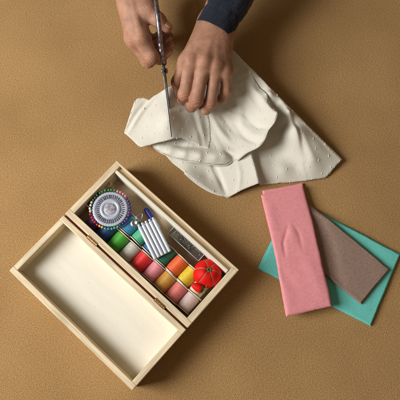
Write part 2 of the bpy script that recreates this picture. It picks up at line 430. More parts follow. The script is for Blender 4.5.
# white ribbed pack of five slim tubes
a0, a1, a2, a3 = P(137.2, 226.2, 28.2), P(154.5, 217.0, 28.2), P(171.8, 250.8, 28.2), P(153.2, 259.6, 28.2)
xd = nrm((a1 - a0) + (a2 - a3)); yd = nrm(((a0 - a3) + (a1 - a2)) - xd * ((((a0 - a3) + (a1 - a2))) @ xd)); zd = np.cross(xd, yd)
ctr = (a0 + a1 + a2 + a3) / 4; Wd = (np.linalg.norm(a1 - a0) + np.linalg.norm(a2 - a3)) / 2; Ld = (np.linalg.norm(a0 - a3) + np.linalg.norm(a1 - a2)) / 2
nd = thing('needle_pack', 'white pack of five slim needle tubes lying across the spools', 'needle pack', ctr, (xd, yd, zd))
MB().add(*boxv(-Wd / 2 + .3, Wd / 2 - .3, -Ld / 2, Ld / 2 - 1.5, -2.6, -1.5)).build('backing_tray', M_white, nd, smooth=False, bevel=.3)
for k in range(5):
    x = -Wd / 2 + Wd * (k + .5) / 5; r = Wd / 10 * .93
    MB().add(*tube([(x, -Ld / 2, -.2), (x, -Ld / 2 + .5, -.2), (x, Ld / 2 - 2.4, -.2), (x, Ld / 2 - 2, -.2)], [r * .9, r, r, r * .9], 8)).build('tube', M_white, nd, smooth=True)
    MB().add(*tube([(x, Ld / 2 - 2, -.2), (x, Ld / 2 + .4, -.2), (x, Ld / 2 + .7, -.2)], [r * .7, r * .7, r * .45], 10)).build('cap', M_white, nd)

# blue marker pen under the pack
b0, b1 = P(145.2, 208.2, FL + 3.2), P(159.5, 229.5, FL + 3.2)
mk = thing('marker_pen', 'blue marker pen sticking out from under the white needle pack', 'pen', b0, (nrm(b1 - b0), nrm(np.cross(bz, b1 - b0)), np.cross(nrm(b1 - b0), nrm(np.cross(bz, b1 - b0)))))
ln = np.linalg.norm(b1 - b0)
MB().add(*lathe([(0, 0), (1.5, .25), (2.2, 1.2), (2.4, 3), (2.5, 13), (2.5, 13.6), (2.2, 13.7)], 20, ax=0)).build('cap', M_blue, mk)
MB().add(*lathe([(2.15, 13.6), (2.15, ln - 2), (1.6, ln), (0, ln)], 20, ax=0)).build('barrel', M_white, mk)
MB().add(*boxv(4, 13, -.5, .5, 2.3, 3.3)).build('clip', M_blue, mk, bevel=.2)

# needle threader: stamped disc and wire loop
q = P(134.5, 223.0, FL + 17)
nt_ = thing('needle_threader', 'small silver needle threader beside the white pack', 'needle threader', q, (nrm(bu), nrm(bw + bz * .12), nrm(bz - bw * .12)))
MB().add(*lathe([(0, .2), (2.0, .22), (2.3, .5), (2.7, .5), (3.0, .15), (3.6, .15), (3.8, 0), (3.4, -.3), (0, -.3)], 28)).build('disc', M_wire, nt_)
MB().add(*tube(smooth_path([(-1.2, 3.2, 0), (-2.6, 7, .2), (-.2, 11.2, .3), (2.4, 7, .2), (1.2, 3.2, 0)]), .3, 6)).build('wire_loop', M_wire, nt_)

# clear plastic case of safety pins
e0, e1, e2, e3 = P(171.8, 230.8, 17), P(179.3, 224.6, 17), P(205.5, 251.5, 17), P(198.5, 260.0, 17)
cc = P(187.6, 243.2, FL + 5.3); cx = nrm(bu); cy = nrm(bw)
cl = thing('pin_case', 'clear plastic case of safety pins beside the orange spool', 'plastic case', cc, (cx, cy, bz))
X, Y, Z = 19.5, 6.0, 5.0
shell = MB()
for b_ in ((-X, X, -Y, -Y + .5, -Z, Z), (-X, X, Y - .5, Y, -Z, Z), (-X, -X + .5, -Y + .5, Y - .5, -Z, Z), (X - .5, X, -Y + .5, Y - .5, -Z, Z), (-X + .5, X - .5, -Y + .5, Y - .5, -Z, -Z + .5)):
    shell.add(*boxv(*b_))
shell.build('tray', M_clear, cl, smooth=False, bevel=.15)
rim = MB()
for a_, b_ in (((-X, -Y), (X, -Y)), ((X, -Y), (X, Y)), ((X, Y), (-X, Y)), ((-X, Y), (-X, -Y)), ((-X + 4, -Y), (-X + 4, Y))): rim.add(*tube([(*a_, Z + .3), (*b_, Z + .3)], .42, 6))
rim.build('rim', M_frost, cl)
MB().add(*boxv(-X + .6, X - .6, -Y + .6, Y - .6, -Z + .55, -Z + 4.2)).build('brightening_pad', mat('pale_brightener', (.72, .69, .62), .8), cl, smooth=False)  # pale block added to brighten the inside of the case
ld_ = MB().add(*boxv(-X, X, -Y, Y, Z + .1, Z + .7)); ld_.add(*boxv(-X - .3, -X + .3, -Y, Y, Z - 2, Z + .09)); ld_.build('lid', M_clear, cl, smooth=False, bevel=.2)
for k in range(15):
    px_ = random.uniform(-12, 12); py_ = random.uniform(-2.3, 2.3); a = random.uniform(-.5, .5); zz = -Z + 4.6 + k * .3
    wpos = cc + cx * px_ + cy * py_ + bz * zz
    ux = cx * math.cos(a) + cy * math.sin(a); uy = np.cross(bz, ux)
    LnP = 5.2
    sp_ = thing('safety_pin', 'safety pin in the clear plastic case', 'safety pin', wpos, (ux, uy, bz), 'safety pins in the clear plastic case')
    MB().add(*tube(smooth_path([(LnP, .8, 0), (-LnP + 1, .9, 0), (-LnP - .4, 0, 0), (-LnP + 1, -.9, 0), (LnP, -.9, 0)]), .34, 6)).build('wire', M_wire if k % 3 else M_dwire, sp_)
    MB().add(*ellipsoid((LnP, 0, 0), 1.3, 1.35, .5, 12, 6)).build('clasp', M_wire, sp_)

# tomato pincushion with strawberry
tc_ = P(207.6, 273.6, 21); TR = 13.6
tp = thing('pincushion', 'plump red tomato pincushion with green stitched lines', 'pincushion', tc_)
v = []; f = []; nu, nv = 96, 40
tilt = Matrix.Rotation(math.radians(-14), 3, 'X') @ Matrix.Rotation(math.radians(8), 3, 'Y')
def tom(a, b_, off=0):
    th = b_; seg = abs(math.cos(3 * (a - .35)))
    groove = 1 - .075 * math.exp(-((1 - seg) / .0) if False else -((math.acos(min(1, seg)) - math.pi / 2) / .22) ** 2) * math.sin(th) ** .6
    r = TR * groove + off
    z = r * .92 * math.cos(th) - 2.6 * math.exp(-(th / .28) ** 2) + 1.2 * math.exp(-((math.pi - th) / .3) ** 2)
    p = Vector((r * math.sin(th) * math.cos(a), r * math.sin(th) * math.sin(a), z))
    return tuple(tilt @ p)
for i in range(nu):
    for k in range(nv + 1): v.append(tom(2 * math.pi * i / nu, math.pi * k / nv))
for i in range(nu):
    j = (i + 1) % nu
    for k in range(nv): f.append((i * (nv + 1) + k, i * (nv + 1) + k + 1, j * (nv + 1) + k + 1, j * (nv + 1) + k))
MB().add(v, f).build('tomato_body', M_red, tp)
for k in range(6):
    a = .35 + math.pi / 6 + k * math.pi / 3
    MB().add(*tube([tom(a, t_, .12) for t_ in np.linspace(.05, 2.6, 30)], .42, 6)).build('stitched_thread', M_cord, tp)
knot = MB()
for k in range(6):
    a = k * 1.05 + .2
    knot.add(*ellipsoid(tuple(Vector(tom(a, .12, .6))), 1.0, .8, .6, 8, 6))
knot.build('crown_knot', mat('green_knot', (.10, .14, .06), .9), tp)
sq = P(196.0, 286.5, 27.5) - tc_
sd = nrm((.85, -.42, -.1)); sn = nrm(np.cross(bz, sd))
Rm = np.array([sd, sn, np.cross(sd, sn)])
v, f = lathe([(0, -7.4), (1.6, -6.6), (3.0, -4), (4.0, -.6), (4.1, 2.0), (3.2, 4), (0, 4.6)], 28, ax=0)
so = MB().add(v @ Rm + sq + sd * 2.4, f).build('strawberry', M_red, tp)
lf = MB()
for k in range(6):
    a = k * math.pi / 3
    e1_ = sn * math.cos(a) + np.cross(sd, sn) * math.sin(a)
    c0 = sq + sd * 7.4
    sid = np.cross(sd, e1_)
    pts = [c0, c0 + e1_ * 2.6 - sd * .3 + sid * 1.3, c0 + e1_ * 5.0 - sd * 3.0, c0 + e1_ * 2.6 - sd * .3 - sid * 1.3]
    lf.add(np.array(pts), [(0, 1, 2, 3)])
lf.build('leaf_cap', M_green, so, smooth=False, solid=.5)
MB().add(*tube(smooth_path([sq + sd * 7.4, sq + sd * 10 + V3((0, 1, 1)), sq + sd * 9 + V3((2, 6, 1)), V3((4, -8, -4))]), .35, 6)).build('cord', M_cord, tp)

# ------------------------------------------------------------------ folded fabrics
def quad(c):
    c = [np.array(P(*p)) for p in c]
    return c
def sd_quad(x, y, c):
    """signed distance outside of a convex counter-clockwise or clockwise quad (approx.)"""
    d = np.full(np.shape(x), -1e9); cen = sum(np.array(p[:2]) for p in c) / 4
    for i in range(4):
        a = np.array(c[i][:2]); b = np.array(c[(i + 1) % 4][:2]); e = b - a; nn = np.array([e[1], -e[0]]) / np.linalg.norm(e)
        if (cen - a) @ nn > 0: nn = -nn
        d = np.maximum(d, (x - a[0]) * nn[0] + (y - a[1]) * nn[1])
    return d
sstep = lambda t: np.clip(t, 0, 1) ** 2 * (3 - 2 * np.clip(t, 0, 1))
def slab(mb, c, base, th, wob=.5, r=None, nx=60, ny=90, disp=None, seed=0, bow=0):
    """one folded layer: closed, soft edged slab lying on base(x, y)"""
    r = r or th / 2
    def edge_t(n, L):
        k = [0, .06, .16, .3, .5, .75, 1.0]
        e = [r * q for q in k]
        return np.array([q / L for q in e] + list(np.linspace(1.6 * r / L, 1 - 1.6 * r / L, n)) + [1 - q / L for q in reversed(e)])
    Lx = (np.linalg.norm(c[1] - c[0]) + np.linalg.norm(c[2] - c[3])) / 2; Ly = (np.linalg.norm(c[3] - c[0]) + np.linalg.norm(c[2] - c[1])) / 2
    s, t = np.meshgrid(edge_t(nx, Lx), edge_t(ny, Ly), indexing='ij')
    xy = [(1 - s) * (1 - t) * c[0][i] + s * (1 - t) * c[1][i] + s * t * c[2][i] + (1 - s) * t * c[3][i] for i in range(2)]
    x, y = xy
    ex = np.minimum(s, 1 - s) * Lx; ey = np.minimum(t, 1 - t) * Ly
    e = np.minimum(ex, ey); 
    wx = wob * (fbm(y / 22 + seed, x / 60 + 3, 1)); wy = wob * (fbm(x / 22 + 9, y / 60 + seed, 2))
    edgew = np.exp(-e / 6)
    x = x + wx * edgew + wob * .25 * fbm(y / 2.2, x / 2.2, 5) * np.exp(-e / 1.2); y = y + wy * edgew + wob * .25 * fbm(x / 2.2, y / 2.2, 6) * np.exp(-e / 1.2)
    px_ = np.sqrt(np.clip(1 - (1 - np.clip(ex / r, 0, 1)) ** 2, 0, 1)); py_ = np.sqrt(np.clip(1 - (1 - np.clip(ey / r, 0, 1)) ** 2, 0, 1))
    pr_ = np.minimum(px_, py_)
    b = base(x, y)
    und = .5 * fbm(x / 26 + seed, y / 26, 3) + .12 * fbm(x / 8, y / 8 + seed, 4)
    if disp is not None: und = und + disp(x, y)
    zt = b + th / 2 + th / 2 * pr_ + und * np.clip(e / 4, 0, 1)
    zb = b + th / 2 - th / 2 * pr_
    n0, n1 = s.shape
    T = np.stack([x, y, zt], -1).reshape(-1, 3); B = np.stack([x, y, zb], -1).reshape(-1, 3)
    f = []
    for i in range(n0 - 1):
        for j in range(n1 - 1):
            a = i * n1 + j; f.append((a, a + n1, a + n1 + 1, a + 1))
    g = [tuple(reversed([q + len(T) for q in p])) for p in f]
    orient = np.cross(c[1] - c[0], c[3] - c[0])[2]
    if orient < 0: f = [tuple(reversed(p)) for p in f]; g = [tuple(reversed(p)) for p in g]
    bd = [i * n1 for i in range(n0)] + [(n0 - 1) * n1 + j for j in range(1, n1)] + [i * n1 + n1 - 1 for i in range(n0 - 2, -1, -1)] + [j for j in range(n1 - 2, 0, -1)]
    st = []
    for a, b_ in zip(bd, bd[1:] + bd[:1]):
        st.append((a, b_, b_ + len(T), a + len(T)))
    mb.add(np.concatenate([T, B]), f + g + st)

Ct = quad([(293, 198, 3), (400.5, 253.5, 3), (371.5, 326.5, 3), (258, 268.5, 3)])
tl = MB()
slab(tl, Ct, lambda x, y: 0 * x + .1, 2.0, .9, seed=1)
Ct2 = quad([(294, 199.5, 4), (399.5, 254.5, 4), (370.5, 325, 4), (259.5, 268, 4)])
slab(tl, Ct2, lambda x, y: 0 * x + 2.15, 2.0, .9, seed=5)
tag(tl.build('folded_fabric', M_teal), 'folded teal green cotton at the bottom of the fabric pile', 'fabric', 'folded fabric pieces')
base1 = lambda x, y: .3 + 4.1 * sstep((3 - sd_quad(x, y, Ct2)) / 7)
Cb = quad([(309, 203, 6), (389.5, 269.5, 7), (361.5, 304.5, 7), (281, 240, 7)])
bm_ = MB()
def bdisp(x, y):
    p = [P(314, 212, 8)[:2], P(330, 246, 8)[:2], P(339, 290, 8)[:2]]
    d, t = seg_dist(x, y, p); return -1.2 * np.exp(-(d / 6) ** 2)
slab(bm_, Cb, base1, 2.2, .9, seed=2, disp=bdisp)
slab(bm_, quad([(310, 203.6, 8), (389, 269, 9), (361, 303, 9), (282, 240, 9)]), lambda x, y: base1(x, y) + 2.3, 2.2, .9, seed=7, disp=bdisp)
tag(bm_.build('folded_fabric', M_brown), 'folded mushroom brown cotton lying on the teal piece', 'fabric', 'folded fabric pieces')
_a = np.array(P(283, 186, 6)[:2]); _b = np.array(P(309, 311, 13)[:2]); _d = (_b - _a) / ((_b - _a) @ (_b - _a))
base2 = lambda x, y: .3 + 8.4 * sstep((((x - _a[0]) * _d[0] + (y - _a[1]) * _d[1]) - .02) / .5)
Cp1 = quad([(262.8, 189.8, 6), (303, 182, 6), (331, 306, 13), (286.5, 315.5, 13)])
Cp2 = quad([(262.0, 193.5, 12), (304, 183.8, 12), (332.5, 306, 17), (287, 316.5, 17)])
pk = MB()
def pdisp(x, y):
    z = 0 * x
    for pts, a, wd in (([(288, 226), (283, 243), (285, 256)], -.9, 1.8), ([(293, 224), (299, 234), (302, 250)], -.5, 1.8), ([(265, 205), (300, 196)], .4, 3), ([(280, 290), (320, 278)], .35, 4), ([(291, 226), (293, 240)], .8, 4),
                       ([(275, 262), (296, 292)], -.5, 5), ([(268, 200), (276, 230)], .6, 5), ([(303, 250), (322, 296)], .7, 6)):
        q_ = [P(a_, b_, 14)[:2] for a_, b_ in pts]
        d, t = seg_dist(x, y, q_); z = z + a * np.exp(-(d / wd) ** 2) * (np.sin(np.pi * np.clip(t, .05, .95)) ** .5)
    return z
slab(pk, Cp1, base2, 3.6, .9, seed=3)
slab(pk, Cp2, lambda x, y: base2(x, y) + 3.7, 4.2, .9, seed=4, disp=pdisp, r=3.2)
tag(pk.build('folded_fabric', M_pink), 'folded bubblegum pink cotton on top of the fabric pile', 'fabric', 'folded fabric pieces')

# ------------------------------------------------------------------ cream dotted cloth
def rbf(ctrl):
    c = np.array([P(*p) for p in ctrl]); n = len(c)
    def phi(r): return np.where(r > 1e-6, r * r * np.log(np.maximum(r, 1e-6)), 0)
    s = 50.0; X_ = c[:, :2] / s
    K = phi(np.linalg.norm(X_[:, None] - X_[None], axis=2)) + np.eye(n) * .0015
    Q = np.hstack([np.ones((n, 1)), X_])
    A = np.block([[K, Q], [Q.T, np.zeros((3, 3))]])
    sol = np.linalg.solve(A, np.r_[c[:, 2], 0, 0, 0])
    def f(x, y):
        x = np.asarray(x) / s; y = np.asarray(y) / s
        z = sol[n] + sol[n + 1] * x + sol[n + 2] * y
        for i in range(n): z = z + sol[i] * phi(np.hypot(x - X_[i, 0], y - X_[i, 1]))
        return z
    return f
def crease(x, y, pts, h, amp, wid, asym=0):
    q_ = [P(a, b, h)[:2] for a, b in pts]
    q_ = smooth_path(q_, 5)
    d, t = seg_dist(x, y, q_)
    return amp * np.exp(-(d / wid) ** 2) * np.sin(np.pi * np.clip(t, .04, .96)) ** .5
def saw(x, y, pts, h, amp, w, drop=2.4, fade_=0.0):
    """pleat: the cloth climbs towards the line from its left and falls away steeply on its right"""
    q_ = smooth_path([P(a, b, h)[:2] for a, b in pts], 6)
    d, t = seg_dist(x, y, q_); sgn = np.zeros(np.shape(x)); best = np.full(np.shape(x), 1e9)
    for i in range(len(q_) - 1):
        a, b = q_[i], q_[i + 1]; e = b - a
        tt = np.clip(((x - a[0]) * e[0] + (y - a[1]) * e[1]) / max(e @ e, 1e-9), 0, 1)
        dd = np.hypot(x - a[0] - tt * e[0], y - a[1] - tt * e[1]); m = dd < best - 1e-9
        sgn = np.where(m, np.sign(e[0] * (y - a[1]) - e[1] * (x - a[0])), sgn); best = np.where(m, dd, best)
    left = sgn < 0 if pts[-1][1] > pts[0][1] else sgn > 0   # picture left of a line running down the picture
    r = np.where(left, np.clip(1 - d / w, 0, 1) ** 1.15, 1 - sstep(d / drop))
    return amp * r * sstep(t / .12 + .35) * (1 - fade_ * sstep((t - .62) / .36)) * np.where(d < w, 1, 0 * d + 1)
def sheet(outline, zf, step, jig=0):
    o = [P(*p)[:2] for p in outline]
    o = np.array(o); dense = []
    for i in range(len(o)):
        a, b = o[i], o[(i + 1) % len(o)]; k = max(1, int(np.linalg.norm(b - a) / step))
        for j in range(k): dense.append(a + (b - a) * j / k)
    o = np.array(dense); n = len(o)
    o = o + jig * np.stack([fbm(o[:, 1] / 9, o[:, 0] / 9, 1), fbm(o[:, 0] / 9, o[:, 1] / 9, 2)], 1)
    xs = np.arange(o[:, 0].min(), o[:, 0].max(), step); ys = np.arange(o[:, 1].min(), o[:, 1].max(), step * .866)
    gx, gy = np.meshgrid(xs, ys); gx = gx + (np.arange(len(ys)) % 2)[:, None] * step / 2
    p = np.stack([gx.ravel(), gy.ravel()], 1)
    ins = np.zeros(len(p), bool); dmin = np.full(len(p), 1e9)
    for i in range(n):
        a, b = o[i], o[(i + 1) % n]
        c1 = (a[1] > p[:, 1]) != (b[1] > p[:, 1])
        with np.errstate(divide='ignore', invalid='ignore'):
            xi = (b[0] - a[0]) * (p[:, 1] - a[1]) / (b[1] - a[1]) + a[0]
        ins ^= c1 & (p[:, 0] < xi)
        d = b - a; t = np.clip(((p - a) @ d) / max(d @ d, 1e-9), 0, 1); dmin = np.minimum(dmin, np.linalg.norm(p - a - t[:, None] * d, axis=1))
    p = p[ins & (dmin > step * .55)]
    pts = np.concatenate([o, p])
    res = delaunay_2d_cdt([Vector(q_) for q_ in pts], [(i, (i + 1) % n) for i in range(n)], [list(range(n))], 1, 1e-5)
    vv = np.array([(q_[0], q_[1]) for q_ in res[0]])
    z = zf(vv[:, 0], vv[:, 1])
    return np.column_stack([vv, z]), [tuple(f_) for f_ in res[2]], o

EDGE = [(342 - 111 * t, 160 - 112 * t, 6 + 27 * t + 3.5 * math.sin(math.pi * t)) for t in np.linspace(0, 1, 9)]
main_out = [(150, 142, 3), (160, 151, 2), (175, 165, 2), (186, 174, 8), (195, 181, 9), (205, 187, 8.5), (215, 193, 5), (228, 197.5, 2), (240, 192, 3), (250, 188, 3), (259, 185.5, 4), (268, 184, 2),
            (285, 183, 2), (305, 181, 2), (325, 178, 2), (332, 171, 4), *EDGE,
            (217, 52, 28), (205, 66, 22), (195, 85, 18), (182, 96, 14), (168, 112, 7), (156, 130, 4)]
ctrl = main_out + [
    (165, 147, 3), (180, 152, 3), (220, 130, 4), (240, 112, 6), (205, 140, 3), (240, 140, 4), (262, 130, 5), (264, 110, 9), (256, 94, 15), (232, 92, 13), (215, 90, 13),
    (180, 160, 4), (196, 169, 4), (207, 177, 2), (190, 166, 5), (203, 182, 7), (226, 190, 3), (216, 166, 3), (220, 178, 2.5), (230, 173, 2.5), (240, 173, 3), (246, 182, 3), (252, 168, 3.5), (258, 160, 4), (263, 163, 5),
    (262, 176, 5), (270, 148, 2.5), (277, 133, 4), (282, 146, 4), (289, 160, 5), (284, 128, 5), (296, 168, 4), (272, 163, 4), (284, 170, 6.5), (272, 177, 4), (294, 174, 4), (282, 112, 14),
    (301, 148, 14), (293, 131, 19), (311, 160, 13), (321, 157, 12), (315, 141, 16), (326, 168, 6), (304, 134, 20), (288, 113, 25), (271, 93, 30), (251, 71, 34), (242, 76, 26), (266, 98, 24)]
f_main = rbf(ctrl)
def radial(x, y, amp, ch):
    """shallow tension folds fanning out from the pinching hand"""
    c = P(200, 92, 18); a = np.arctan2(y - c[1], x - c[0]); r = np.hypot(x - c[0], y - c[1])
    k = np.abs(vnoise(a * 4.2 + .012 * r + 11, r / 90 + ch, ch)) + .5 * np.abs(vnoise(a * 8.5 - .01 * r + 5, r / 60, ch + 1))
    return amp * 3 * k * np.exp(-((r - 38) / 34) ** 2)
def z_main(x, y):
    z = f_main(x, y)
    z += crease(x, y, [(283, 106), (289, 121), (297, 140), (305, 158)], 6, -1.4, 3.8)
    z += crease(x, y, [(211, 160), (217, 172), (226, 193)], 4, -3.2, 2.2)
    z += saw(x, y, [(249, 150), (254, 167), (259, 187)], 8, 10, 36, 3.0)
    z += saw(x, y, [(279, 106), (286, 121), (294, 140), (302, 161)], 8, 6.5, 24, 5.5, .85)
    z += crease(x, y, [(238, 164), (240, 178), (238, 192)], 6, .9, 2.0)
    z += crease(x, y, [(292, 121), (304, 141), (314, 158)], 18, 2.4, 4)
    z += 1.0 * (np.abs(vnoise(x / 24 + .3 * y / 21, y / 34, 1)) + .35 * np.abs(vnoise(x / 13, y / 15 + x / 30, 2))) + .12 * fbm(x / 7, y / 7, 2)
    z += radial(x, y, .5, 3)
    e0 = np.array(P(342, 160, 6)); e1 = np.array(P(231, 48, 33)); t_ = np.clip(((x - e0[0]) * (e1 - e0)[0] + (y - e0[1]) * (e1 - e0)[1]) / ((e1 - e0)[:2] @ (e1 - e0)[:2]), 0, 1)
    d = np.hypot(x - e0[0] - t_ * (e1 - e0)[0], y - e0[1] - t_ * (e1 - e0)[1]); k = np.exp(-(d / 5) ** 2)
    z = z * (1 - k) + k * (6 + 27 * t_ + 3.5 * np.sin(math.pi * t_))
    return np.maximum(z, .9)
# the upper fold: a shallow bowl below the hand whose rim rolls over the lower layer
UPE = [(150, 142, 4), (154, 147.8, 5), (161, 152.8, 6.5), (172, 157.2, 8), (186, 160.8, 9), (202, 163.5, 9), (216, 165, 8.5), (227, 164.5, 8), (234, 160, 9), (238.5, 159, 13), (247, 152.5, 18.5), (258.5, 146.5, 24), (264.5, 139.5, 29), (268.5, 130, 30.5), (274.5, 122, 33.5), (277, 113, 35.5), (273, 105, 33), (270.5, 98, 34)]
up_out = UPE + [(264, 87, 33), (249, 70, 33.5), (236, 57, 33), (226, 50, 30), (213, 56, 27), (200, 72, 22), (188, 92, 17), (176, 106, 14), (163, 124, 9), (153, 137, 5)]
uctrl = up_out + [(158, 146.5, 8.5), (170, 152, 12), (185, 155.5, 14.5), (200, 157.5, 15.5), (215, 158.5, 15), (225, 158, 13.5), (233, 156, 12), (190, 151, 13), (206, 152.5, 13),
    (165, 143.5, 7), (182, 146, 8), (198, 147.5, 8.5), (216, 149, 9), (229, 149.5, 9.5), (240, 146, 13), (250, 139, 17), (258, 130, 20.5), (263, 119, 24), (262, 104, 27),
    (240, 124, 9.5), (222, 134, 6.5), (226, 114, 9), (205, 130, 5.5), (248, 108, 17), (242, 95, 18.5), (226, 96, 16), (210, 112, 10), (193, 122, 7), (178, 132, 6), (190, 138, 6)]
f_up = rbf(uctrl)
def z_up(x, y):
    z = f_up(x, y)
    z += crease(x, y, [(168, 144), (184, 146.5), (204, 148.5)], 8, -1.5, 3.0)
    z += crease(x, y, [(246, 112), (258, 126), (268, 131)], 22, -2.2, 2.6) + crease(x, y, [(236, 122), (247, 138), (258, 146)], 16, -1.6, 2.6) + crease(x, y, [(240, 118), (252, 132), (262, 139)], 20, 1.3, 3)
    z += radial(x, y, .9, 1)
    z += crease(x, y, [(226, 152), (232, 156.5), (237, 162)], 11, -3.6, 2.0)
    z += crease(x, y, [(226, 82), (238, 104), (242, 126)], 15, 2.2, 4)
    z += crease(x, y, [(237, 76), (252, 96), (262, 112)], 20, -2.6, 3.4)
    z += crease(x, y, [(210, 112), (218, 128), (232, 144)], 8, 1.9, 3)
    z += crease(x, y, [(218, 108), (228, 124), (240, 138)], 8, -1.4, 3)
    z += .7 * (np.abs(vnoise(x / 22, y / 26, 5)) + .25 * np.abs(vnoise(x / 10, y / 12, 6))) + .12 * fbm(x / 6, y / 6, 7)
    d, t = seg_dist(x, y, [P(*p)[:2] for p in ((281, 108, 22), (270, 90, 29), (251, 69, 32), (235, 53, 33))])
    k = sstep((d - .5) / 12.0)
    zm = z_main(x, y)
    return np.where(k > .98, np.maximum(z, zm + .5), z * k + (zm + .15) * (1 - k))
flap_out = [(124, 132.5, 7), (128, 121.5, 10), (130.5, 113, 13), (134, 103, 15), (137.5, 98.5, 16), (143, 98, 16), (149, 99.5, 18), (156, 95.5, 22), (161, 92, 24), (166, 89.5, 27), (173, 86, 25), (183, 88, 18), (197, 94, 14), (206, 106, 12), (210, 122, 10),
            (211, 138, 9), (209, 149, 8.5), (201, 147, 9.5), (190, 141.5, 11.5), (182, 138, 14), (170, 140.5, 18), (155, 144, 14), (141, 147.5, 11), (137, 145.5, 9.5), (131, 139, 8)]
fctrl = flap_out + [(160, 116, 22), (150, 121, 17), (141, 126, 12), (168, 118, 26), (180, 116, 16), (193, 112, 11), (200, 130, 9.5), (187, 128, 11.5), (205, 118, 10), (171, 130, 22), (177, 102, 20), (158, 130, 18)]
f_flap = rbf(fctrl)
def z_flap(x, y):
    z = f_flap(x, y)
    z += crease(x, y, [(127, 131), (141, 113), (159, 95)], 15, 2.0, 2.0) - crease(x, y, [(124, 131), (137.5, 112), (155, 95)], 15, 2.4, 2.0)
    z += crease(x, y, [(166, 92), (169, 115), (172, 138)], 22, 1.0, 3)
    z += crease(x, y, [(191, 108), (198, 128), (205, 150)], 10, -1.2, 2.2) + crease(x, y, [(197, 110), (203, 130), (208, 147)], 10, 1.5, 2.4)
    z += crease(x, y, [(140, 140), (165, 128), (168, 110)], 15, .8, 8)
    z += radial(x, y, .7, 5) + .8 * (np.abs(vnoise(x / 22, y / 26, 3)) + .4 * np.abs(vnoise(x / 11, y / 13, 4))) + .1 * fbm(x / 6, y / 6 + 4, 2)
    d, t = seg_dist(x, y, [P(*p)[:2] for p in ((197, 92, 16), (207, 110, 14), (210, 128, 12), (209, 149, 8))])
    k = sstep((d - .5) / 13.0)
    return np.where(k > .98, np.maximum(z, z_up(x, y) + .5), z * k + (z_up(x, y) + .12) * (1 - k))
cm = MB()
vm, fm, om = sheet(main_out, z_main, 1.4, .6); cm.add(vm, fm)
vu, fu, ou = sheet(up_out, z_up, 1.3, .15); cm.add(vu, fu)
def turn_under(pts, zf, floor, rows_):
    e_ = smooth_path([P(*p) for p in pts], 8); n_ = len(e_); tn = np.gradient(e_[:, :2], axis=0); tn /= np.linalg.norm(tn, axis=1)[:, None]
    nn = np.stack([tn[:, 1], -tn[:, 0]], 1); c_ = e_[:, :2].mean(0)
    if ((e_[:, :2] - P(235, 110, 20)[:2]) * nn).sum() < 0: nn = -nn
    fade = np.sin(np.pi * np.clip(np.linspace(0, 1, n_), .03, .97)) ** .4
    z0 = zf(e_[:, 0], e_[:, 1]); out = []
    for o_, d_ in rows_:
        q_ = e_[:, :2] + nn * (o_ * fade)[:, None]; z_ = np.maximum(z0 - d_ * fade, floor(q_[:, 0], q_[:, 1]) + .2) if d_ > .6 else z0 - d_ * fade
        out.append(np.column_stack([q_, np.minimum(z_, z0)]))
    f_ = [(k * n_ + i, k * n_ + i + 1, (k + 1) * n_ + i + 1, (k + 1) * n_ + i) for k in range(len(out) - 1) for i in range(n_ - 1)]
    return np.concatenate(out), f_
cm.add(*turn_under(UPE, z_up, z_main, [(-.15, 0), (.35, .25), (.6, .8), (.5, 1.5), (-.3, 2.3), (-2.0, 4.0), (-5, 7), (-9, 10)]))
vf, ff, of = sheet(flap_out, z_flap, 1.5, .6); cm.add(vf, ff)
# the right-hand edge turns under and drops to the table
edge = smooth_path([P(*p) for p in EDGE], 12)
ne = len(edge); rows = []
inn = nrm(np.array([-(edge[-1] - edge[0])[1], (edge[-1] - edge[0])[0], 0])); 
if inn @ (P(250, 140) - P(290, 110)) < 0: inn = -inn
ez = z_main(edge[:, 0], edge[:, 1])
for k, (o_, d_) in enumerate([(-.0, 0), (.9, .10), (.7, .3), (-.8, .55), (-3.0, .8), (-6, .97)]):
    r_ = edge - inn * o_; r_[:, 2] = ez * (1 - d_) + .7 * d_; rows.append(r_)
v = np.concatenate(rows); f = []
for k in range(len(rows) - 1):
    for i in range(ne - 1): f.append((k * ne + i, (k + 1) * ne + i, (k + 1) * ne + i + 1, k * ne + i + 1))
cm.add(v, f)
# hem layer peeping out along the front
hem = smooth_path([P(*p) for p in [(184, 174, 1), (197, 184, 1), (210, 191.5, 1), (221, 195.5, 1), (227, 196, 1)]], 8)
hv = []; 
for i, p in enumerate(hem):
    s_ = math.sin(math.pi * i / (len(hem) - 1))
    hv += [p + V3((-.6, -.9, 0)) * (.9 * s_) + bz * .35, p + V3((.6, 1.5, 0)) * 1.5 + bz * .5]
cm.add(hv, [(2 * i, 2 * i + 2, 2 * i + 3, 2 * i + 1) for i in range(len(hem) - 1)])
cloth = cm.build('dotted_cloth', [M_cream], solid=.16)
tag(cloth, 'crumpled cream cotton cloth with white woven dots, held by hand and cut', 'cloth')
